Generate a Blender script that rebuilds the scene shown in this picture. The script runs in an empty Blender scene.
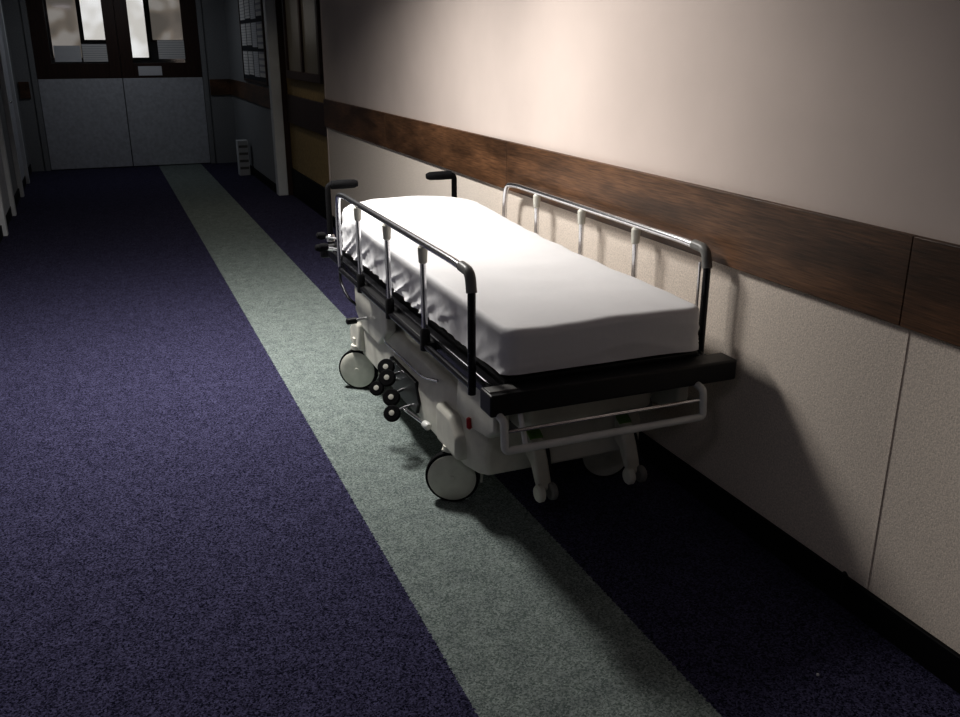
import bpy, bmesh, math, random
from mathutils import Vector, Matrix, noise
random.seed(4)
S = bpy.context.scene
C = S.collection
PI = math.pi
try:
    S.view_settings.view_transform = 'Standard'
    S.view_settings.look = 'Medium High Contrast'
except Exception as e: print('LOOK', e)

# ------------------------------------------------------------ materials
def mat(name, col, rough=.6, metal=0., var=0., vscale=20., bump=0., bscale=200., emit=None, stretch=(1,1,1), spec=.5):
    m = bpy.data.materials.new(name); m.use_nodes = True
    nt = m.node_tree; N = nt.nodes; L = nt.links
    b = N['Principled BSDF']
    b.inputs['Base Color'].default_value = (*col, 1); b.inputs['Roughness'].default_value = rough
    b.inputs['Metallic'].default_value = metal; b.inputs['Specular IOR Level'].default_value = spec
    tc = N.new('ShaderNodeTexCoord'); mp = N.new('ShaderNodeMapping'); mp.inputs['Scale'].default_value = stretch
    L.new(tc.outputs['Object'], mp.inputs['Vector'])
    if var > 0:
        n = N.new('ShaderNodeTexNoise'); n.inputs['Scale'].default_value = vscale; n.inputs['Detail'].default_value = 4
        L.new(mp.outputs[0], n.inputs['Vector'])
        r = N.new('ShaderNodeValToRGB')
        r.color_ramp.elements[0].position = .3; r.color_ramp.elements[1].position = .7
        r.color_ramp.elements[0].color = (*[c*(1-var) for c in col], 1)
        r.color_ramp.elements[1].color = (*[min(1, c*(1+var)) for c in col], 1)
        L.new(n.outputs['Fac'], r.inputs['Fac']); L.new(r.outputs['Color'], b.inputs['Base Color'])
    if bump > 0:
        n2 = N.new('ShaderNodeTexNoise'); n2.inputs['Scale'].default_value = bscale; n2.inputs['Detail'].default_value = 3
        L.new(mp.outputs[0], n2.inputs['Vector'])
        bp = N.new('ShaderNodeBump'); bp.inputs['Strength'].default_value = bump; bp.inputs['Distance'].default_value = .004
        L.new(n2.outputs['Fac'], bp.inputs['Height']); L.new(bp.outputs[0], b.inputs['Normal'])
    if emit:
        b.inputs['Emission Color'].default_value = (*emit[:3], 1); b.inputs['Emission Strength'].default_value = emit[3]
    return m

def mul_noise(m, scale, lo, stretch=(1, 1, 1), p0=.35, p1=.65):
    """multiply the base colour by a slow noise"""
    nt = m.node_tree; N = nt.nodes; L = nt.links; b = N['Principled BSDF']
    src = b.inputs['Base Color'].links[0].from_socket
    tc = N.new('ShaderNodeTexCoord'); mp = N.new('ShaderNodeMapping'); mp.inputs['Scale'].default_value = stretch
    n = N.new('ShaderNodeTexNoise'); n.inputs['Scale'].default_value = scale; n.inputs['Detail'].default_value = 5
    L.new(tc.outputs['Object'], mp.inputs[0]); L.new(mp.outputs[0], n.inputs['Vector'])
    r = N.new('ShaderNodeValToRGB'); r.color_ramp.elements[0].position = p0; r.color_ramp.elements[1].position = p1
    r.color_ramp.elements[0].color = (lo, lo, lo, 1); r.color_ramp.elements[1].color = (1, 1, 1, 1)
    L.new(n.outputs['Fac'], r.inputs['Fac'])
    x = N.new('ShaderNodeMix'); x.data_type = 'RGBA'; x.blend_type = 'MULTIPLY'; x.inputs['Factor'].default_value = 1
    L.new(src, x.inputs['A']); L.new(r.outputs[0], x.inputs['B']); L.new(x.outputs['Result'], b.inputs['Base Color'])
    return m

def carpet_mat():
    m = bpy.data.materials.new('carpet'); m.use_nodes = True
    nt = m.node_tree; N = nt.nodes; L = nt.links; b = N['Principled BSDF']
    b.inputs['Roughness'].default_value = .95; b.inputs['Specular IOR Level'].default_value = .1
    tc = N.new('ShaderNodeTexCoord')
    sep = N.new('ShaderNodeSeparateXYZ'); L.new(tc.outputs['Object'], sep.inputs[0])
    # tufts: random value per small cell, softened with fine noise
    vo = N.new('ShaderNodeTexVoronoi'); vo.inputs['Scale'].default_value = 230; L.new(tc.outputs['Object'], vo.inputs['Vector'])
    sc = N.new('ShaderNodeSeparateColor'); L.new(vo.outputs['Color'], sc.inputs[0])
    n = N.new('ShaderNodeTexNoise'); n.inputs['Scale'].default_value = 100; n.inputs['Detail'].default_value = 5; n.inputs['Roughness'].default_value = .8
    L.new(tc.outputs['Object'], n.inputs['Vector'])
    mixf = N.new('ShaderNodeMath'); mixf.operation = 'MULTIPLY_ADD'; mixf.inputs[1].default_value = .55
    sc2 = N.new('ShaderNodeMath'); sc2.operation = 'MULTIPLY'; sc2.inputs[1].default_value = .55; L.new(n.outputs['Fac'], sc2.inputs[0])
    L.new(sc.outputs[0], mixf.inputs[0]); L.new(sc2.outputs[0], mixf.inputs[2])
    def ramp(a, c, p0=.30, p1=.90):
        r = N.new('ShaderNodeValToRGB'); r.color_ramp.elements[0].position = p0; r.color_ramp.elements[1].position = p1
        r.color_ramp.elements[0].color = (*a, 1); r.color_ramp.elements[1].color = (*c, 1)
        L.new(mixf.outputs[0], r.inputs['Fac']); return r
    navy = ramp((.003, .003, .013), (.124, .118, .215))
    green = ramp((.12, .15, .14), (.39, .44, .42))
    g1 = N.new('ShaderNodeMath'); g1.operation = 'GREATER_THAN'; g1.inputs[1].default_value = .71
    g2 = N.new('ShaderNodeMath'); g2.operation = 'LESS_THAN'; g2.inputs[1].default_value = 1.277
    n3 = N.new('ShaderNodeTexNoise'); n3.inputs['Scale'].default_value = 90; L.new(tc.outputs['Object'], n3.inputs['Vector'])
    ad = N.new('ShaderNodeMath'); ad.operation = 'MULTIPLY_ADD'; ad.inputs[1].default_value = .02; L.new(n3.outputs['Fac'], ad.inputs[0]); L.new(sep.outputs['X'], ad.inputs[2])
    L.new(ad.outputs[0], g1.inputs[0]); L.new(ad.outputs[0], g2.inputs[0])
    mu = N.new('ShaderNodeMath'); mu.operation = 'MULTIPLY'; L.new(g1.outputs[0], mu.inputs[0]); L.new(g2.outputs[0], mu.inputs[1])
    mx = N.new('ShaderNodeMix'); mx.data_type = 'RGBA'
    L.new(mu.outputs[0], mx.inputs['Factor']); L.new(navy.outputs[0], mx.inputs['A']); L.new(green.outputs[0], mx.inputs['B'])
    n4 = N.new('ShaderNodeTexNoise'); n4.inputs['Scale'].default_value = 14; n4.inputs['Detail'].default_value = 6; L.new(tc.outputs['Object'], n4.inputs['Vector'])
    r4 = N.new('ShaderNodeValToRGB'); r4.color_ramp.elements[0].color = (.80, .80, .82, 1); r4.color_ramp.elements[1].color = (1, 1, 1, 1); r4.color_ramp.elements[0].position = .35; r4.color_ramp.elements[1].position = .65
    L.new(n4.outputs['Fac'], r4.inputs['Fac'])
    m2 = N.new('ShaderNodeMix'); m2.data_type = 'RGBA'; m2.blend_type = 'MULTIPLY'; m2.inputs['Factor'].default_value = 1
    L.new(mx.outputs['Result'], m2.inputs['A']); L.new(r4.outputs[0], m2.inputs['B'])
    L.new(m2.outputs['Result'], b.inputs['Base Color'])
    bp = N.new('ShaderNodeBump'); bp.inputs['Strength'].default_value = .5; bp.inputs['Distance'].default_value = .003
    L.new(mixf.outputs[0], bp.inputs['Height']); L.new(bp.outputs[0], b.inputs['Normal'])
    return m

def notice_mat(name, paper, ink, rows, band=None):
    m = mat(name, paper, .8)
    nt = m.node_tree; N = nt.nodes; L = nt.links; b = N['Principled BSDF']
    tc = N.new('ShaderNodeTexCoord'); sep = N.new('ShaderNodeSeparateXYZ'); L.new(tc.outputs['Generated'], sep.inputs[0])
    mu = N.new('ShaderNodeMath'); mu.operation = 'MULTIPLY'; mu.inputs[1].default_value = rows; L.new(sep.outputs['Z'], mu.inputs[0])
    fr = N.new('ShaderNodeMath'); fr.operation = 'FRACT'; L.new(mu.outputs[0], fr.inputs[0])
    gt = N.new('ShaderNodeMath'); gt.operation = 'GREATER_THAN'; gt.inputs[1].default_value = .65; L.new(fr.outputs[0], gt.inputs[0])
    mx = N.new('ShaderNodeMix'); mx.data_type = 'RGBA'; mx.inputs['A'].default_value = (*paper, 1); mx.inputs['B'].default_value = (*ink, 1)
    L.new(gt.outputs[0], mx.inputs['Factor']); L.new(mx.outputs['Result'], b.inputs['Base Color'])
    return m

def view_mat(name, strength, sc_, dark, mid, light):
    """a lit room seen beyond: soft light and dark patches"""
    m = mat(name, (.2, .2, .2), .6)
    nt = m.node_tree; N = nt.nodes; L = nt.links; b = N['Principled BSDF']
    tc = N.new('ShaderNodeTexCoord'); n = N.new('ShaderNodeTexNoise'); n.inputs['Scale'].default_value = sc_; n.inputs['Detail'].default_value = 1
    L.new(tc.outputs['Object'], n.inputs['Vector'])
    r = N.new('ShaderNodeValToRGB')
    els = [(.38, dark), (.50, mid), (.62, light)]
    while len(r.color_ramp.elements) < 3: r.color_ramp.elements.new(.5)
    for e, (p, c) in zip(r.color_ramp.elements, els): e.position = p; e.color = (*c, 1)
    L.new(n.outputs['Fac'], r.inputs['Fac']); L.new(r.outputs[0], b.inputs['Emission Color'])
    b.inputs['Emission Strength'].default_value = strength
    return m

M = {}
M['carpet'] = carpet_mat()
M['wall_upper'] = mat('painted_wall', (.66, .57, .52), .7, var=.04, vscale=2.5, bump=.05, bscale=60)
M['wall_rough'] = mat('woodchip_wall', (.76, .68, .60), .85, var=.20, vscale=170, bump=.3, bscale=230)
M['wall_far'] = mat('far_wall_paint', (.30, .31, .32), .8, var=.1, vscale=60, bump=.3, bscale=90)
M['ochre'] = mat('ochre_wall', (.33, .24, .11), .8, var=.2, vscale=40, bump=.2)
M['ceiling'] = mat('ceiling_paint', (.10, .10, .10), .9, var=.04, vscale=8)
M['rail'] = mul_noise(mat('dark_varnished_wood', (.158, .080, .040), .45, var=.45, vscale=34, bump=.2, bscale=80, stretch=(2, .25, 5)), 3.0, .36, (1, .6, 3))
M['black_skirt'] = mat('black_vinyl', (.003, .003, .004), .6, var=.2, vscale=10, spec=.2)
M['door_wood'] = mat('brown_door_wood', (.040, .017, .011), .5, var=.4, vscale=10, stretch=(6, 6, .5))
M['door_panel'] = mat('grey_door_panel', (.58, .60, .64), .55, var=.12, vscale=25)
M['white_trim'] = mat('white_gloss_trim', (.72, .75, .77), .45, var=.06, vscale=6)
M['paper'] = notice_mat('paper_notice', (.88, .88, .86), (.62, .62, .63), 8)
M['paper2'] = notice_mat('paper_notice_fine', (.86, .88, .9), (.66, .66, .68), 14)
M['paper3'] = notice_mat('paper_notice_bold', (.82, .82, .8), (.45, .45, .5), 4)
M['board'] = mat('dark_felt', (.03, .035, .045), .9, var=.2, vscale=40)
M['chrome'] = mat('chrome', (.80, .80, .82), .24, 1.0, var=.1, vscale=30)
M['dark_metal'] = mat('black_gloss_tube', (.03, .03, .034), .25, .6, var=.2, vscale=20)
M['black'] = mat('black_plastic', (.006, .006, .007), .45, var=.2, vscale=30)
M['rubber'] = mat('black_rubber', (.008, .008, .009), .85, var=.2, vscale=50, spec=.15)
M['pale'] = mat('pale_cream_plastic', (.66, .65, .58), .5, var=.1, vscale=14)
M['joint'] = mat('grey_plastic_joint', (.22, .22, .21), .4, var=.1, vscale=14)
M['pale_dirty'] = mat('worn_cream_enamel', (.66, .63, .54), .5, var=.14, vscale=9)
M['hoop'] = mat('white_enamel_tube', (.74, .75, .72), .35, var=.06, vscale=20)
M['disc'] = mat('grey_wheel_disc', (.70, .70, .62), .6, var=.1, vscale=20)
M['sheet'] = mat('white_cotton', (.80, .80, .81), .85, var=.02, vscale=6, bump=.25, bscale=38)
M['mattress'] = mat('dark_mattress_vinyl', (.02, .02, .025), .5, var=.15, vscale=10)
M['bellows'] = mat('dark_grey_bellows', (.05, .05, .055), .7, var=.1, vscale=20)
M['green'] = mat('green_marking', (.20, .38, .10), .5, var=.1, vscale=20)
M['red'] = mat('red_plastic', (.35, .02, .02), .4, var=.1, vscale=20)
M['warm_dim'] = mat('dim_warm_glass', (.06, .05, .045), .3, emit=(.9, .75, .5, .01))
M['crumb'] = mat('white_fluff', (.8, .8, .8), .9, var=.05)
M['day'] = view_mat('bright_pane', .75, 3, (.72, .70, .66), (.85, .84, .82), (1, 1, 1))
M['dimview'] = view_mat('dim_room_view', .45, 3, (.20, .18, .16), (.30, .26, .22), (.48, .45, .42))
gl = bpy.data.materials.new('clear_glass'); gl.use_nodes = True
gl.node_tree.nodes.clear()
_o = gl.node_tree.nodes.new('ShaderNodeOutputMaterial'); _m = gl.node_tree.nodes.new('ShaderNodeMixShader')
_t = gl.node_tree.nodes.new('ShaderNodeBsdfTransparent'); _g = gl.node_tree.nodes.new('ShaderNodeBsdfGlossy'); _g.inputs['Roughness'].default_value = .05
_m.inputs[0].default_value = .06
gl.node_tree.links.new(_t.outputs[0], _m.inputs[1]); gl.node_tree.links.new(_g.outputs[0], _m.inputs[2]); gl.node_tree.links.new(_m.outputs[0], _o.inputs[0])
M['glass'] = gl

# ------------------------------------------------------------ mesh helpers
def box(bm, x0, x1, y0, y1, z0, z1):
    v = [bm.verts.new(p) for p in ((x0,y0,z0),(x1,y0,z0),(x1,y1,z0),(x0,y1,z0),(x0,y0,z1),(x1,y0,z1),(x1,y1,z1),(x0,y1,z1))]
    for f in ((0,3,2,1),(4,5,6,7),(0,1,5,4),(1,2,6,5),(2,3,7,6),(3,0,4,7)): bm.faces.new([v[i] for i in f])

def fillet(pts, r, n=7):
    pts = [Vector(p) for p in pts]; out = [pts[0]]
    for i in range(1, len(pts)-1):
        a, b, c = pts[i-1], pts[i], pts[i+1]
        d = min(r, (a-b).length*.45, (c-b).length*.45)
        p = b + (a-b).normalized()*d; q = b + (c-b).normalized()*d
        for k in range(n+1):
            t = k/n; out.append(p*(1-t)**2 + b*2*t*(1-t) + q*t*t)
    out.append(pts[-1]); return out

def tube(bm, pts, r, seg=14, bend=0):
    pts = fillet(pts, bend) if bend else [Vector(p) for p in pts]
    t0 = (pts[1]-pts[0]).normalized()
    u = t0.orthogonal().normalized(); rings = []
    for i, p in enumerate(pts):
        if i == 0: t = t0
        elif i == len(pts)-1: t = (pts[i]-pts[i-1]).normalized()
        else: t = ((pts[i+1]-pts[i]).normalized() + (pts[i]-pts[i-1]).normalized()).normalized()
        u = (u - t*u.dot(t)).normalized(); w = t.cross(u)
        rings.append([bm.verts.new(p + (u*math.cos(2*PI*k/seg) + w*math.sin(2*PI*k/seg))*r) for k in range(seg)])
    for a, b in zip(rings, rings[1:]):
        for k in range(seg): bm.faces.new((a[k], a[(k+1)%seg], b[(k+1)%seg], b[k]))
    bm.faces.new(rings[0][::-1]); bm.faces.new(rings[-1])

def revolve(bm, c, axis, prof, seg=36):
    """prof: list of (radius, offset along axis)"""
    ax = Vector(axis).normalized(); u = ax.orthogonal().normalized(); w = ax.cross(u); c = Vector(c); rings = []
    for r, h in prof:
        r = max(r, .0004)
        rings.append([bm.verts.new(c + ax*h + (u*math.cos(2*PI*k/seg) + w*math.sin(2*PI*k/seg))*r) for k in range(seg)])
    for a, b in zip(rings, rings[1:]):
        for k in range(seg): bm.faces.new((a[k], a[(k+1)%seg], b[(k+1)%seg], b[k]))
    bm.faces.new(rings[0][::-1]); bm.faces.new(rings[-1])

def prism_x(bm, prof, x0, x1):
    a = [bm.verts.new((x0, y, z)) for y, z in prof]; b = [bm.verts.new((x1, y, z)) for y, z in prof]; n = len(prof)
    for k in range(n): bm.faces.new((a[k], a[(k+1)%n], b[(k+1)%n], b[k]))
    bm.faces.new(a[::-1]); bm.faces.new(b)

def obj(name, bm, m, parent=None, off=None, bevel=0):
    bmesh.ops.recalc_face_normals(bm, faces=bm.faces[:])
    if off is not None: bmesh.ops.translate(bm, verts=bm.verts[:], vec=-Vector(off))
    me = bpy.data.meshes.new(name); bm.to_mesh(me); bm.free()
    for p in me.polygons: p.use_smooth = True
    me.set_sharp_from_angle(angle=math.radians(38))
    o = bpy.data.objects.new(name, me); C.objects.link(o); me.materials.append(M[m])
    if parent: o.parent = parent
    if bevel:
        b = o.modifiers.new('bevel', 'BEVEL'); b.width = bevel; b.segments = 3; b.limit_method = 'ANGLE'; b.angle_limit = math.radians(40)
    return o

def B(*boxes):
    bm = bmesh.new()
    for b in boxes: box(bm, *b)
    return bm

def struct(name, bm, m, parent=None, bevel=0):
    o = obj(name, bm, m, parent, bevel=bevel)
    if not parent: o['kind'] = 'structure'
    return o

def tag(o, label, cat=None, group=None):
    o['label'] = label
    if cat: o['category'] = cat
    if group: o['group'] = group
    return o

def empty(name, loc):
    o = bpy.data.objects.new(name, None); o.location = loc; o.empty_display_size = .1; C.objects.link(o); return o

# ------------------------------------------------------------ the corridor
XR, XL, YE, YN, HC = 1.905, -.914, 13.5, -2.5, 2.6
YW = 8.3            # where the near right wall ends
struct('floor', B((XL-.1, 2.2, YN-.1, YE+2.4, -.05, 0)), 'carpet')
struct('ceiling', B((XL-.1, 2.2, YN-.1, YE+2.4, HC, HC+.05)), 'ceiling')
# right wall: smooth paint above the rail, woodchip below
struct('wall_right', B((XR, XR+.15, YN, YW, 1.02, HC)), 'wall_upper')
struct('wall_right', B((XR, XR+.15, YN, YW, 0, 1.02)), 'wall_rough')
struct('wall_right', B((XR+.03, XR+.15, YW, 10.25, 0, HC)), 'ochre')
XF = 1.78
struct('wall_right', B((XF, XR+.15, 10.25, YE, 0, HC)), 'wall_far')
struct('wall_back', B((XL, XR, YN-.1, YN, 0, HC)), 'wall_far')
struct('wall_left', B((XL-.1, XL, YN, YE, 0, HC)), 'wall_far')
struct('baseboard_right', B((XR-.016, XR, YN, YW, 0, .10)), 'black_skirt', bevel=.004)
struct('baseboard_right', B((XR+.012, XR+.03, YW, 10.2, 0, .30)), 'black_skirt', bevel=.004)
struct('baseboard_right', B((XF-.015, XF, 10.36, YE, 0, .10)), 'black_skirt', bevel=.004)
struct('baseboard_left', B((XL, XL+.015, YN, YE, 0, .10)), 'black_skirt', bevel=.004)
# wooden wall guard: boards with butt joints
n = 1
ys = [YN, 1.69, 4.25, 5.2, 6.4, YW]
for a, b in zip(ys, ys[1:]):
    struct('trim_%d' % n, B((XR-.022, XR, a+.0009, b-.0009, .899, 1.138)), 'rail', bevel=.002); n += 1
struct('trim_%d' % n, B((XR+.005, XR+.03, YW+.01, 10.19, .80, 1.09)), 'door_wood', bevel=.004); n += 1
struct('trim_%d' % n, B((XF-.022, XF, 10.36, YE-.01, .93, 1.14)), 'rail', bevel=.004); n += 1
struct('trim_%d' % n, B((XL, XL+.022, YN, 8.9, .93, 1.14)), 'rail', bevel=.004); n += 1
struct('trim_%d' % n, B((XL+.02, -.77, YE-.022, YE, .93, 1.14)), 'rail', bevel=.004); n += 1
struct('trim_%d' % n, B((1.49, XF-.02, YE-.022, YE, .93, 1.14)), 'rail', bevel=.004); n += 1
# vertical cover strip on the lower wall, corner strip at the wall's end, white pilaster beyond
struct('trim_%d' % n, B((XR-.003, XR, 1.672, 1.680, .10, .896)), 'wall_rough', bevel=.001); n += 1
struct('trim_%d' % n, B((XR-.006, XR+.03, YW-.02, YW+.004, 0, HC)), 'wall_upper', bevel=.003); n += 1
struct('trim_%d' % n, B((XF-.02, XF+.09, 10.22, 10.36, 0, HC)), 'white_trim', bevel=.008); n += 1
struct('trim_%d' % n, B((XF+.09, XR+.03, 10.235, 10.25, 0, HC)), 'door_wood'); n += 1
# borrowed-light window in the ochre stretch
w = struct('window_1', B((XR-.01, XR+.03, 8.42, 8.50, 1.30, 2.2), (XR-.01, XR+.03, 9.95, 10.03, 1.30, 2.2), (XR-.01, XR+.03, 9.18, 9.26, 1.30, 2.2), (XR-.012, XR+.03, 8.42, 10.03, 1.26, 1.34), (XR-.01, XR+.03, 8.42, 10.03, 2.15, 2.22)), 'door_wood', bevel=.005)
struct('pane', B((XR+.012, XR+.026, 8.50, 9.18, 1.34, 2.15)), 'warm_dim', w)
struct('pane', B((XR+.012, XR+.026, 9.26, 9.95, 1.34, 2.15)), 'warm_dim', w)

# end wall with its double doors
DL, DC, DR, DH, GT = -.66, .37, 1.40, 2.36, 2.24
TW = .07
struct('wall_end', B((XL, DL-TW, YE, YE+.12, 0, HC), (DR+TW, XR+.1, YE, YE+.12, 0, HC), (DL-TW, DR+TW, YE, YE+.12, DH+.07, HC)), 'wall_far')
struct('trim_%d' % n, B((DL-TW, DL-.004, YE-.02, YE+.12, 0, DH+.07), (DR+.004, DR+TW, YE-.02, YE+.12, 0, DH+.07), (DL-.004, DR+.004, YE-.02, YE+.12, DH+.004, DH+.07)), 'wall_far', bevel=.004); n += 1
def leaf(i, x0, x1, g0, g1, hx):
    y0, y1 = YE, YE+.045
    d = struct('door_%d' % i, B((x0, g0, y0, y1, 1.17, DH), (g1, x1, y0, y1, 1.17, DH), (g0, g1, y0, y1, 1.17, 1.36), (g0, g1, y0, y1, GT, DH)), 'door_wood', bevel=.003)
    struct('kick_panel', B((x0+.002, x1-.002, y0-.004, y1, .012, 1.168)), 'door_panel', d, bevel=.003)
    struct('pane', B((g0, g1, y0+.018, y0+.026, 1.36, GT)), 'glass', d)
    struct('push_plate', B((hx-.03, hx+.03, y0-.008, y0-.004, .98, 1.12)), 'door_panel', d, bevel=.001)
leaf(1, DL, DC-.003, -.47, .22, .30)
leaf(2, DC+.003, DR, .53, 1.20, .44)
# lobby beyond the doors: glazed back wall, some panes dim and some bright
LY = YE+2.3
struct('wall_end', B((XL, XR+.1, LY, LY+.1, 0, HC)), 'wall_far')
struct('wall_left', B((XL-.1, XL, YE+.12, LY+.1, 0, HC)), 'wall_far')
struct('wall_right', B((XR+.1, XR+.2, YE+.12, LY+.1, 0, HC)), 'wall_far')
for i, (x0, x1, z0, z1, vm) in enumerate(((-.50, -.10, 1.40, 2.3, 'dimview'), (-.04, .28, 1.66, 2.3, 'day'), (.56, .86, 1.40, 2.3, 'day'), (.94, 1.40, 1.66, 2.3, 'dimview'))):
    fr = [(x0-.03, x0, LY-.05, LY, z0-.03, z1+.03), (x1, x1+.03, LY-.05, LY, z0-.03, z1+.03), (x0, x1, LY-.05, LY, z0-.03, z0), (x0, x1, LY-.05, LY, z1, z1+.03)]
    w = struct('window_%d' % (2+i), B(*fr), 'door_wood')
    struct('pane', B((x0, x1, LY-.02, LY-.005, z0, z1)), vm, w)

# notices on the doors
tag(obj('paper_notice', B((-.42, -.10, YE-.006, YE-.003, 1.38, 1.58)), 'paper2'), 'white notice taped at the bottom left of the left door window', 'notice')
tag(obj('paper_notice', B((-.08, .22, YE-.006, YE-.003, 1.38, 1.60)), 'paper'), 'white notice taped at the bottom right of the left door window', 'notice')
tag(obj('paper_notice', B((.86, 1.20, YE-.006, YE-.003, 1.41, 1.65)), 'paper'), 'white notice taped across the lower right of the right door window', 'notice')
tag(obj('paper_notice', B((.58, .88, YE-.007, YE-.004, 1.20, 1.32)), 'paper2'), 'small pale notice on brown wood below the right door window', 'notice')

# doors along the left wall
for k, (a, b) in enumerate(((8.98, 9.95), (11.3, 12.3))):
    d = struct('door_%d' % (3+k), B((XL, XL+.012, a, b, .012, 2.04)), 'door_panel')
    struct('frame', B((XL, XL+.05, a-.10, a, 0, 2.14), (XL, XL+.05, b, b+.10, 0, 2.14), (XL, XL+.05, a, b, 2.05, 2.14)), 'white_trim', d, bevel=.005)
    bm = bmesh.new(); tube(bm, [(XL+.012, a+.08, 1.0), (XL+.06, a+.08, 1.0), (XL+.06, a+.19, 1.0)], .01, 10, .02)
    struct('handle', bm, 'chrome', d)

# notice board and its notices on the far right wall
nb = tag(empty('notice_board', (XF, 11.25, 1.2)), 'dark notice board crowded with papers on the far right wall', 'notice board')
obj('board', B((XF-.02, XF, 10.45, 12.05, 1.2, 2.2)), 'board', nb, off=nb.location)
obj('frame', B((XF-.028, XF, 10.42, 10.45, 1.17, 2.23), (XF-.028, XF, 12.05, 12.08, 1.17, 2.23), (XF-.028, XF, 10.45, 12.05, 1.17, 1.2), (XF-.028, XF, 10.45, 12.05, 2.2, 2.23)), 'door_wood', nb, off=nb.location, bevel=.003)
rows = [(1.24, .28, 'bottom'), (1.55, .28, 'middle'), (1.86, .30, 'top')]
cols = [(10.50, .34, 'nearest'), (10.88, .34, 'second'), (11.27, .34, 'third'), (11.66, .35, 'farthest')]
mk = ['paper', 'paper2', 'paper3']
i = 0
for z, h, rn in rows:
    for y, wd, cn in cols:
        i += 1
        dh = random.uniform(0, .04)
        tag(obj('pinned_notice', B((XF-.024, XF-.021, y, y+wd, z+dh, z+h)), mk[(i*2+i//4) % 3]), 'white paper pinned in the %s row of the notice board, %s along' % (rn, cn), 'notice', 'notices pinned on the board')

# upright white box standing on the floor by the far right wall
ub = tag(empty('floor_box', (1.67, 12.1, 0)), 'small upright white box with grey bands standing on the carpet by the far wall', 'box')
obj('body', B((1.60, 1.735, 12.05, 12.2, 0.0, .44)), 'white_trim', ub, off=ub.location, bevel=.006)
for k in range(4):
    obj('band', B((1.612, 1.723, 12.047, 12.05, .08+k*.09, .11+k*.09)), 'joint', ub, off=ub.location)

# small things near the camera
bm = bmesh.new(); tube(bm, [(XR-.017, 1.735, .10), (XR-.035, 1.735, .13), (XR-.03, 1.735, .095), (XR-.03, 1.735, .06)], .006, 10, .01)
tag(obj('cable_clip', bm, 'black'), 'small black clip on the baseboard at the foot of the wall seam', 'clip')
bm = bmesh.new(); bmesh.ops.create_icosphere(bm, subdivisions=2, radius=.004)
for v in bm.verts: v.co *= 1+.4*noise.noise(v.co*400)
o = obj('fluff', bm, 'crumb'); o.location = (1.60, 1.52, .004); tag(o, 'tiny white bit of fluff on the dark carpet in front of the stretcher', 'fluff')

# ------------------------------------------------------------ stretcher
CX = 1.400
R0 = Vector((CX, 3.4, 0))
st = tag(empty('hospital_stretcher', R0), 'wheeled hospital stretcher with chrome side rails parked along the corridor wall', 'stretcher')
def P(name, bm, m, parent=None, bevel=0, label=None):
    o = obj(name, bm, m, parent or st, off=R0, bevel=bevel)
    if label: o['label'] = label
    return o

def head_lift(y):
    t = max(0, min(1, (y-3.3)/1.3)); return .050*t*t*(3-2*t)

def half_path(a, y0, y1, r0, r1):
    p = []
    for k in range(12): p.append((max(.002, (a-r0)*k/12), y0))
    for k in range(9):
        t = PI/2*k/8; p.append((a-r0+r0*math.sin(t), y0+r0-r0*math.cos(t)))
    for k in range(1, 150): p.append((a, y0+r0+(y1-r1-y0-r0)*k/150))
    for k in range(17):
        t = PI/2*k/16; p.append((a-r1+r1*math.cos(t), y1-r1+r1*math.sin(t)))
    for k in range(1, 9): p.append((max(.002, (a-r1)*(1-k/8)), y1))
    return p

def pad(a, y0, y1, r0, r1, ztop, zbot, roll, wr, lift=True):
    """soft pad: top, rolled edge, hanging side"""
    bm = bmesh.new(); rings = []
    levels = [(a-.01, 0, 0)] + [(s, 0, 0) for s in (.31, .27, .22, .17, .12, .08, .055)]
    for k in range(7):
        t = PI/2*k/6; levels.append((roll*(1-math.sin(t)), roll*(1-math.cos(t)), 0))
    H = ztop-zbot
    for k in range(1, 18): levels.append((0, roll+(H-roll)*k/17, k/17))
    levels.append((.02, H+.001, 1))
    for s, dz, side in levels:
        hp = half_path(a-s, y0+s, y1-s, max(.004, r0-s), max(.004, r1-s))
        ring = []
        for sgn in (1, -1):
            row = []
            for x, y in hp:
                X, Y = CX+sgn*x, y
                lf = head_lift(Y)*(1 if lift else 0)
                z = ztop - dz + lf*(1-side)
                if wr:
                    z += .006*noise.noise(Vector((X*3, Y*2.2, 1)))*(1-side) + .004*noise.noise(Vector((X*9+Y*5, Y*6, 4)))*(1-side)
                    if side or dz > 0:
                        nx = sgn if abs(x) > (a-s)*.93 else 0
                        ny = -1 if y < y0+.05 else (1 if y > y1-.15 else 0)
                        q = .20 + side
                        ridge = 1-abs(noise.noise(Vector((X*3, Y*8 + z*15, z*4+3))))*2.6
                        ridge2 = 1-abs(noise.noise(Vector((X*3+9, Y*13 - z*12, z*5))))*2.6
                        ridge3 = 1-abs(noise.noise(Vector((X*2+5, Y*24 + z*5, 8))))*2.6
                        far = max(0, min(1, (Y-2.5)/1.0))
                        am = q*(.55+.65*far if nx else .45)
                        w_ = (max(0, ridge)**2*.012 + max(0, ridge2)**2*.008 + max(0, ridge3)**2*.002*side)*am
                        X += nx*w_; Y += ny*w_*.8
                        if side > .99: z += .006*noise.noise(Vector((X*4, Y*4, 3)))
                row.append(bm.verts.new((X, Y, z)))
            ring.append(row)
        rings.append(ring)
    n_ = len(rings[0][0])
    for i in range(n_-1):
        r, l = rings[0]
        bm.faces.new((l[i], r[i], r[i+1], l[i+1]))
    for A, Bb in zip(rings, rings[1:]):
        for s in (0, 1):
            for i in range(n_-1): bm.faces.new((A[s][i], A[s][i+1], Bb[s][i+1], Bb[s][i]))
        for e in (0, n_-1): bm.faces.new((A[0][e], A[1][e], Bb[1][e], Bb[0][e]))
    return bm
P('mattress', pad(.340, 2.375, 4.56, .055, .24, .770, .636, .03, False), 'mattress')
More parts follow.
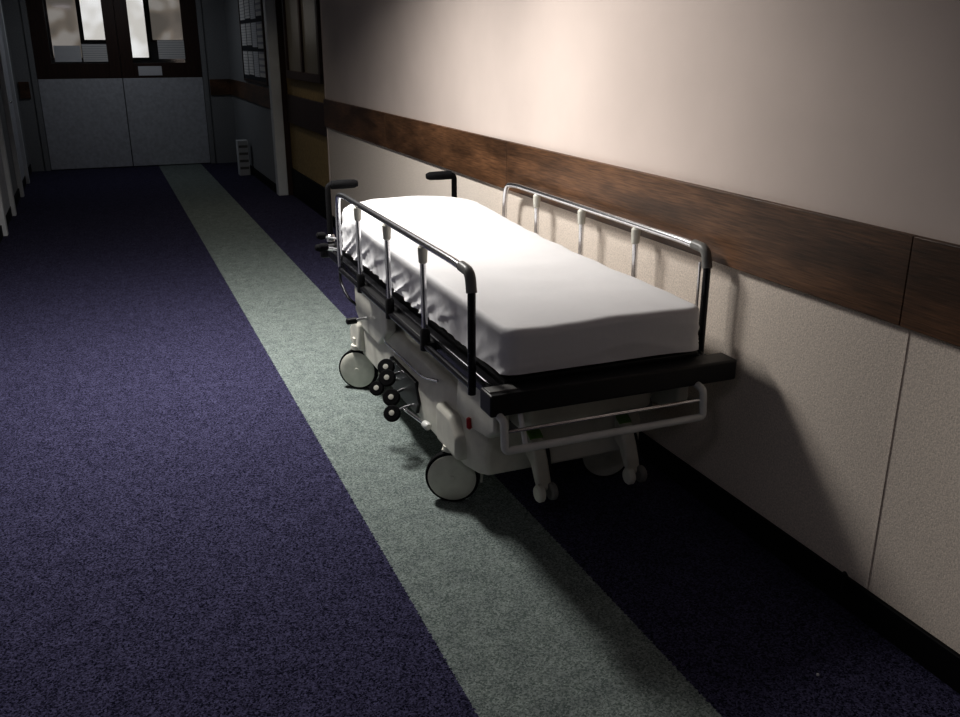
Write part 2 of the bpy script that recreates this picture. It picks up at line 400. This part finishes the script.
P('fitted_sheet', pad(.358, 2.35, 4.585, .05, .31, .793, .648, .026, True), 'sheet', label='white fitted cotton sheet stretched over the mattress, creased along its sides')

# deck and bumpers
P('deck', B((1.05, 1.755, 2.365, 4.56, .590, .634)), 'black', bevel=.006)
P('deck_beam', B((1.005, 1.045, 2.37, 4.56, .565, .615)), 'dark_metal', bevel=.008)
P('deck_beam', B((1.765, 1.80, 2.37, 4.56, .565, .615)), 'dark_metal', bevel=.008)
P('end_bumper', B((.965, 1.845, 2.275, 2.362, .552, .622)), 'black', bevel=.007, label='black padded bumper across the foot end')
P('end_bumper', B((.98, 1.82, 4.565, 4.60, .55, .62)), 'black', bevel=.012)
P('bumper_plate', B((.972, 1.062, 2.30, 2.345, .620, .626)), 'joint', bevel=.002)
bm = bmesh.new(); tube(bm, [(.995, 2.34, .56), (.995, 2.245, .55), (.995, 2.235, .458), (1.695, 2.235, .458), (1.695, 2.245, .55), (1.695, 2.34, .56)], .0125, 14, .016)
h = P('foot_hoop', bm, 'hoop', label='white enamelled tube frame hanging below the bumper')
bm = bmesh.new(); tube(bm, [(1.07, 2.30, .556), (1.07, 2.25, .458)], .0085, 10); P('hoop_bar', bm, 'hoop', h)
bm = bmesh.new(); tube(bm, [(1.0, 2.245, .515), (1.69, 2.245, .515)], .006, 10); P('hoop_bar', bm, 'chrome', h)
# lift frame (cream) under the deck
P('lift_frame', B((1.09, 1.13, 2.45, 4.30, .50, .56), (1.67, 1.71, 2.45, 4.30, .50, .56), (1.09, 1.71, 2.38, 2.41, .525, .55), (1.09, 1.71, 4.26, 4.30, .49, .56), (1.09, 1.71, 3.3, 3.4, .50, .56)), 'hoop', bevel=.006)
bm = bmesh.new(); prism_x(bm, [(2.42, .52), (2.42, .44), (2.50, .39), (2.92, .38), (2.92, .52)], 1.16, 1.62)
P('end_panel', bm, 'pale_dirty', bevel=.016)
P('cross_member', B((1.06, 1.72, 2.56, 2.62, .36, .40)), 'joint', bevel=.006)
for x in (1.10, 1.68):
    bm = bmesh.new(); tube(bm, [(x, 2.44, .54), (x, 2.52, .44), (x, 2.70, .33)], .014, 12, .05); P('curved_support', bm, 'pale')
bm = bmesh.new(); prism_x(bm, [(3.56, .565), (4.08, .565), (4.08, .40), (3.95, .34), (3.70, .34), (3.56, .44)], 1.025, 1.07)
P('side_cover', bm, 'pale', bevel=.008)
for xa, xb in ((1.03, 1.085), (1.71, 1.755)):
    bm = bmesh.new(); prism_x(bm, [(2.40, .57), (2.72, .57), (2.74, .40), (2.60, .38), (2.46, .40), (2.40, .44)], xa, xb)
    P('corner_bracket', bm, 'pale', bevel=.01)
# lift columns
for y in (3.02, 3.88):
    bm = bmesh.new(); prof = []
    for k in range(9): prof += [(.085, .30+k*.025), (.070, .3125+k*.025)]
    prof.append((.085, .525)); revolve(bm, (CX, y, 0), (0, 0, 1), prof, 32)
    P('lift_column', bm, 'bellows')
# base cover: long moulded plastic shroud, sloping at both ends
bm = bmesh.new()
prof = [(1.045, .18), (1.04, .31), (1.07, .43), (1.13, .462), (1.66, .462), (1.71, .43), (1.745, .31), (1.74, .18)]
secs = []
for y, sx, zs in ((2.60, .86, .62), (2.64, .93, .80), (2.72, .98, .94), (2.84, 1, 1), (4.04, 1, 1), (4.14, .98, .92), (4.20, .92, .75)):
    secs.append([bm.verts.new((CX+(x-CX)*sx, y, .20+(z-.20)*zs)) for x, z in prof])
for a, b in zip(secs, secs[1:]):
    for k in range(8): bm.faces.new((a[k], a[(k+1)%8], b[(k+1)%8], b[k]))
bm.faces.new(secs[0][::-1]); bm.faces.new(secs[-1])
P('base_cover', bm, 'pale', bevel=.015, label='cream moulded plastic cover over the wheeled base')
bm = bmesh.new(); prism_x(bm, [(2.70, .21), (2.70, .30), (2.77, .36), (2.92, .36), (2.92, .21)], 1.015, 1.755)
P('axle_beam', bm, 'pale', bevel=.018)
bm = bmesh.new(); prism_x(bm, [(4.0, .21), (4.0, .35), (4.10, .35), (4.18, .29), (4.18, .21)], 1.015, 1.755)
P('axle_beam', bm, 'pale', bevel=.018)
bm = bmesh.new(); prism_x(bm, [(3.20, .20), (3.16, .26), (3.20, .335), (3.54, .335), (3.58, .27), (3.54, .20)], 1.030, 1.10)
P('pedal_slot', bm, 'black', bevel=.004)
bm = bmesh.new(); tube(bm, [(1.05, 2.98, .415), (1.020, 3.06, .405), (1.020, 3.58, .395), (1.05, 3.66, .40)], .0055, 10, .05)
P('pull_rod', bm, 'chrome')

# castors
def castor(x, y, ang):
    """ang: direction the disc faces, degrees from -X towards -Y"""
    a = math.radians(ang); nrm = Vector((-math.cos(a), -math.sin(a), 0)); fw = Vector((-nrm.y, nrm.x, 0))
    c = Vector((x, y, .1))
    bm = bmesh.new()
    segs = 16; R1, R2 = .104, .112; back = -.030; front = .010
    def pt(r, t, h): return c + fw*(r*math.cos(t)) + Vector((0, 0, 1))*(r*math.sin(t)) + nrm*h
    rows = []
    for k in range(segs+1):
        t = math.radians(-10) + math.radians(120)*k/segs
        rows.append([bm.verts.new(pt(R1, t, front)), bm.verts.new(pt(R2, t, front)), bm.verts.new(pt(R2, t, back)), bm.verts.new(pt(R1, t, back))])
    for p, q in zip(rows, rows[1:]):
        for k in range(4): bm.faces.new((p[k], p[(k+1)%4], q[(k+1)%4], q[k]))
    bm.faces.new(rows[0][::-1]); bm.faces.new(rows[-1])
    q = []
    for h in (back, back-.008):
        q.append([bm.verts.new(pt(r, t, h)) for r, t in ((.112, math.radians(0)), (.112, math.radians(40)), (.112, math.radians(90)), (.112, math.radians(110)), (.03, math.radians(200)), (.03, math.radians(270)), (.03, math.radians(340)))])
    bm.faces.new(q[0]); bm.faces.new(q[1][::-1])
    for k in range(7): bm.faces.new((q[0][k], q[0][(k+1)%7], q[1][(k+1)%7], q[1][k]))
    revolve(bm, (x, y, 0), (0, 0, 1), [(.034, .205), (.034, .225), (.024, .228), (.024, .26)], 24)
    h = P('castor', bm, 'pale')
    bm = bmesh.new(); revolve(bm, c, nrm, [(.088, -.017), (.096, -.016), (.1, -.010), (.1, .012), (.0985, .018), (.089, .0205)], 48)
    P('tyre', bm, 'rubber', h)
    bm = bmesh.new(); revolve(bm, c, nrm, [(.087, -.012), (.0895, .015), (.0895, .0215), (.087, .0235), (.060, .0255), (.030, .0265), (.012, .027), (.010, .029), (.004, .0292)], 56)
    P('wheel_disc', bm, 'disc', h)
castor(1.045, 2.82, 62)
castor(1.03, 4.08, 52)
castor(1.66, 2.78, 72)
castor(1.72, 4.08, 55)

# side rails
def side_rail(x, s):
    zt = .954
    bm = bmesh.new()
    tube(bm, [(x, 2.53, zt-.004), (x, 2.62, zt), (x, 4.02, zt), (x, 4.13, zt-.012), (x, 4.15, .85), (x, 4.15, .60)], .0126, 16, .06)
    r = P('side_rail', bm, 'chrome')
    bm = bmesh.new(); tube(bm, [(x, 2.545, zt), (x, 2.475, zt-.004), (x, 2.462, zt-.065)], .0170, 18, .045)
    P('elbow', bm, 'joint', r, label='grey plastic elbow at the foot end of the rail')
    bm = bmesh.new(); tube(bm, [(x, 2.462, zt-.06), (x, 2.462, .56)], .0128, 16)
    P('end_post', bm, 'dark_metal', r)
    bm = bmesh.new(); tube(bm, [(x-s*.006, 2.494, zt-.05), (x-s*.006, 2.494, .58)], .0055, 10)
    P('guide_rod', bm, 'chrome', r)
    for y in (2.92, 3.35, 3.785):
        bm = bmesh.new(); tube(bm, [(x, y, .948), (x, y-.01, .60)], .0108, 14)
        p = P('rail_post', bm, 'chrome', r)
    for y in (2.92, 3.35, 3.785):
        bm = bmesh.new(); revolve(bm, (x, y-.002, .882), (0, 0, 1), [(.011, 0), (.0150, .004), (.0175, .04), (.0175, .056), (.011, .064)], 20)
        P('post_collar', bm, 'pale', r)
        bm = bmesh.new(); revolve(bm, (x, y-.01, .565), (0, 0, 1), [(.012, 0), (.018, .003), (.018, .075), (.012, .085)], 18)
        P('post_socket', bm, 'black', r)
    bm = bmesh.new(); tube(bm, [(x, 2.462, .585), (x, 4.15, .585)], .012, 14)
    P('lower_rail', bm, 'dark_metal', r)
    P('hinge_plate', B((min(x, x-s*.035), max(x, x-s*.035), 2.88, 3.82, .572, .600)), 'black', r, bevel=.003)
side_rail(.980, -1)
side_rail(1.832, 1)

# push handles at the head end
for x, s, zt in ((1.05, 1, .915), (1.745, -1, .932)):
    bm = bmesh.new(); tube(bm, [(x, 4.635, .56), (x, 4.635, zt), (x+s*.05, 4.635, zt)], .0150, 14, .035)
    h = P('push_handle', bm, 'rubber')
    bm = bmesh.new(); revolve(bm, (x+s*.015, 4.635, zt), (s, 0, 0), [(.014, 0), (.0225, .004), (.0235, .06), (.0215, .125), (.014, .143), (.003, .145)], 20)
    P('grip', bm, 'rubber', h)
    bm = bmesh.new(); revolve(bm, (x, 4.635, .62), (0, 0, 1), [(.016, 0), (.022, .003), (.022, .035), (.016, .04)], 18)
    P('clamp_ring', bm, 'chrome', h)

# release levers with black knobs at the head-end left corner
for y, z in ((4.35, .71), (4.30, .665), (4.40, .64)):
    bm = bmesh.new(); tube(bm, [(1.03, y, z-.02), (.95, y, z)], .006, 10)
    l = P('release_lever', bm, 'chrome')
    bm = bmesh.new(); revolve(bm, (.962, y, z), (-1, 0, .15), [(.006, 0), (.016, .004), (.020, .02), (.015, .042), (.003, .048)], 16)
    P('knob', bm, 'rubber', l)
# brake lever by the far castor
bm = bmesh.new(); tube(bm, [(1.05, 3.86, .42), (.97, 3.86, .415)], .009, 12)
l = P('brake_lever', bm, 'chrome')
bm = bmesh.new(); revolve(bm, (.975, 3.86, .415), (-1, 0, -.05), [(.009, 0), (.015, .003), (.015, .045), (.008, .05)], 16)
P('knob', bm, 'black', l)
bm = bmesh.new(); tube(bm, [(1.0, 4.22, .60), (.985, 4.2, .52), (1.0, 4.1, .45), (1.04, 4.05, .42)], .007, 10, .04)
P('release_rod', bm, 'dark_metal')
# foot pedals with round pads, mid left side
def pedal(y, z, dx, dy, r=1.0):
    bm = bmesh.new(); tube(bm, [(1.10, y+dy, z+.01), (1.02, y+dy, z+.01), (dx, y, z)], .007, 10, .03)
    p = P('foot_pedal', bm, 'chrome')
    bm = bmesh.new(); ax = Vector((-.40, -.70, .55)); revolve(bm, (dx, y, z), ax, [(.012, -.012), (.030*r, -.011), (.036*r, -.004), (.036*r, .005), (.032*r, .011), (.018, .0115), (.008, .012), (.002, .0125)], 28)
    P('pedal_pad', bm, 'rubber', p)
    bm = bmesh.new(); revolve(bm, Vector((dx, y, z))+ax.normalized()*.0110, ax, [(.012, 0), (.011, .002), (.003, .003)], 18)
    P('pad_cap', bm, 'pale', p)
pedal(3.46, .318, .990, .02)
pedal(3.38, .300, .970, .02)
pedal(3.42, .245, .935, .05, .85)
pedal(3.31, .240, .965, .05)
pedal(3.24, .200, .945, .03, .95)
bm = bmesh.new(); tube(bm, [(1.0, 3.24, .21), (1.0, 2.98, .245)], .008, 10)
l = P('steering_rod', bm, 'chrome')
bm = bmesh.new(); revolve(bm, (1.0, 3.0, .243), (0, -1, .1), [(.008, 0), (.014, .005), (.016, .04), (.010, .05)], 16)
P('rod_end', bm, 'hoop', l)
# brake pedals at the foot end, each curving down to a small roller
for x in (1.262, 1.615):
    bm = bmesh.new()
    pr = [(2.70, .35), (2.63, .352), (2.565, .315), (2.525, .25), (2.500, .19), (2.488, .155), (2.505, .145), (2.532, .175), (2.565, .225), (2.62, .25), (2.70, .25)]
    prism_x(bm, pr, x-.026, x+.026)
    p = P('brake_pedal', bm, 'pale', bevel=.012)
    bm = bmesh.new(); revolve(bm, (x-.036, 2.488, .148), (1, 0, 0), [(.010, -.002), (.026, 0), (.031, .006), (.031, .020), (.026, .025), (.010, .027)], 28)
    P('pedal_roller', bm, 'disc', p)
    bm = bmesh.new(); revolve(bm, (x+.011, 2.488, .148), (1, 0, 0), [(.010, -.002), (.026, 0), (.031, .006), (.031, .020), (.026, .025), (.010, .027)], 28)
    P('pedal_roller', bm, 'joint', p)
    bm = bmesh.new(); prism_x(bm, [(2.63, .356), (2.567, .320), (2.569, .314), (2.632, .349)], x-.024, x+.024)
    P('green_band', bm, 'green', p)
    bm = bmesh.new(); tube(bm, [(x+.05, 2.70, .30), (x+.05, 2.58, .27), (x+.03, 2.52, .20)], .007, 10, .03)
    P('pedal_rod', bm, 'dark_metal', p)
bm = bmesh.new(); revolve(bm, (1.022, 2.60, .42), (.1, 0, -1), [(.004, 0), (.008, .004), (.010, .035), (.005, .042)], 14)
P('red_tab', bm, 'red')

# ------------------------------------------------------------ light
def area(name, loc, sx, sy, e, col, rot=(0, 0, 0), spread=None):
    l = bpy.data.lights.new(name, 'AREA'); l.shape = 'RECTANGLE'; l.size = sx; l.size_y = sy; l.energy = e; l.color = col
    if spread: l.spread = math.radians(spread)
    o = bpy.data.objects.new(name, l); o.location = loc; o.rotation_euler = rot; C.objects.link(o); return o
def spot(name, loc, tgt, e, size, col, soft=.08):
    sp = bpy.data.lights.new(name, 'SPOT'); sp.energy = e; sp.color = col; sp.spot_size = math.radians(size); sp.spot_blend = 1; sp.shadow_soft_size = soft
    so = bpy.data.objects.new(name, sp); C.objects.link(so); so.location = loc
    so.rotation_euler = (Vector(tgt)-Vector(loc)).to_track_quat('-Z', 'Y').to_euler()
area('ceiling_lamp', (.46, 4.50, 2.55), .30, .80, 66, (1, .97, .93), spread=150)
area('far_lamp', (.4, 12.2, 2.55), .3, .6, 4.5, (.90, .94, 1))
area('ochre_fill', (1.3, 9.2, 2.5), .2, .4, 1.6, (1, .9, .75), spread=120)  # added warm fill that makes the ochre stretch more visible
area('near_fill', (-.5, .2, 2.5), .4, .4, 4.5, (.98, .90, 1))  # fill light added on the camera side for the wheels and base
spot('wall_fill', (.3, 3.9, 2.35), (1.9, 3.15, 1.60), 82, 72, (1, .95, .90), .12)  # added light that makes the bright pool on the upper wall
spot('lower_wall_fill', (-.1, 1.5, 2.3), (1.9, .85, .70), 30, 42, (1, .95, .88), .12)  # extra light added to brighten the near lower wall
wd = bpy.data.worlds.new('world'); S.world = wd; wd.use_nodes = True
wd.node_tree.nodes['Background'].inputs[0].default_value = (.5, .55, .7, 1); wd.node_tree.nodes['Background'].inputs[1].default_value = .01

# ------------------------------------------------------------ camera
yw, pt_ = math.atan2(392, 958), math.atan2(314.5, 905)
F = Vector((math.sin(yw)*math.cos(pt_), math.cos(yw)*math.cos(pt_), -math.sin(pt_)))
Rr = Vector((math.cos(yw), -math.sin(yw), 0)); U = Rr.cross(F)
cam = bpy.data.cameras.new('camera'); cam.sensor_width = 36; cam.lens = 905/960*36; cam.clip_start = .05
co = bpy.data.objects.new('camera', cam); C.objects.link(co)
co.matrix_world = Matrix((( Rr.x, U.x, -F.x, 0), (Rr.y, U.y, -F.y, 0), (Rr.z, U.z, -F.z, 1.6), (0, 0, 0, 1)))
S.camera = co
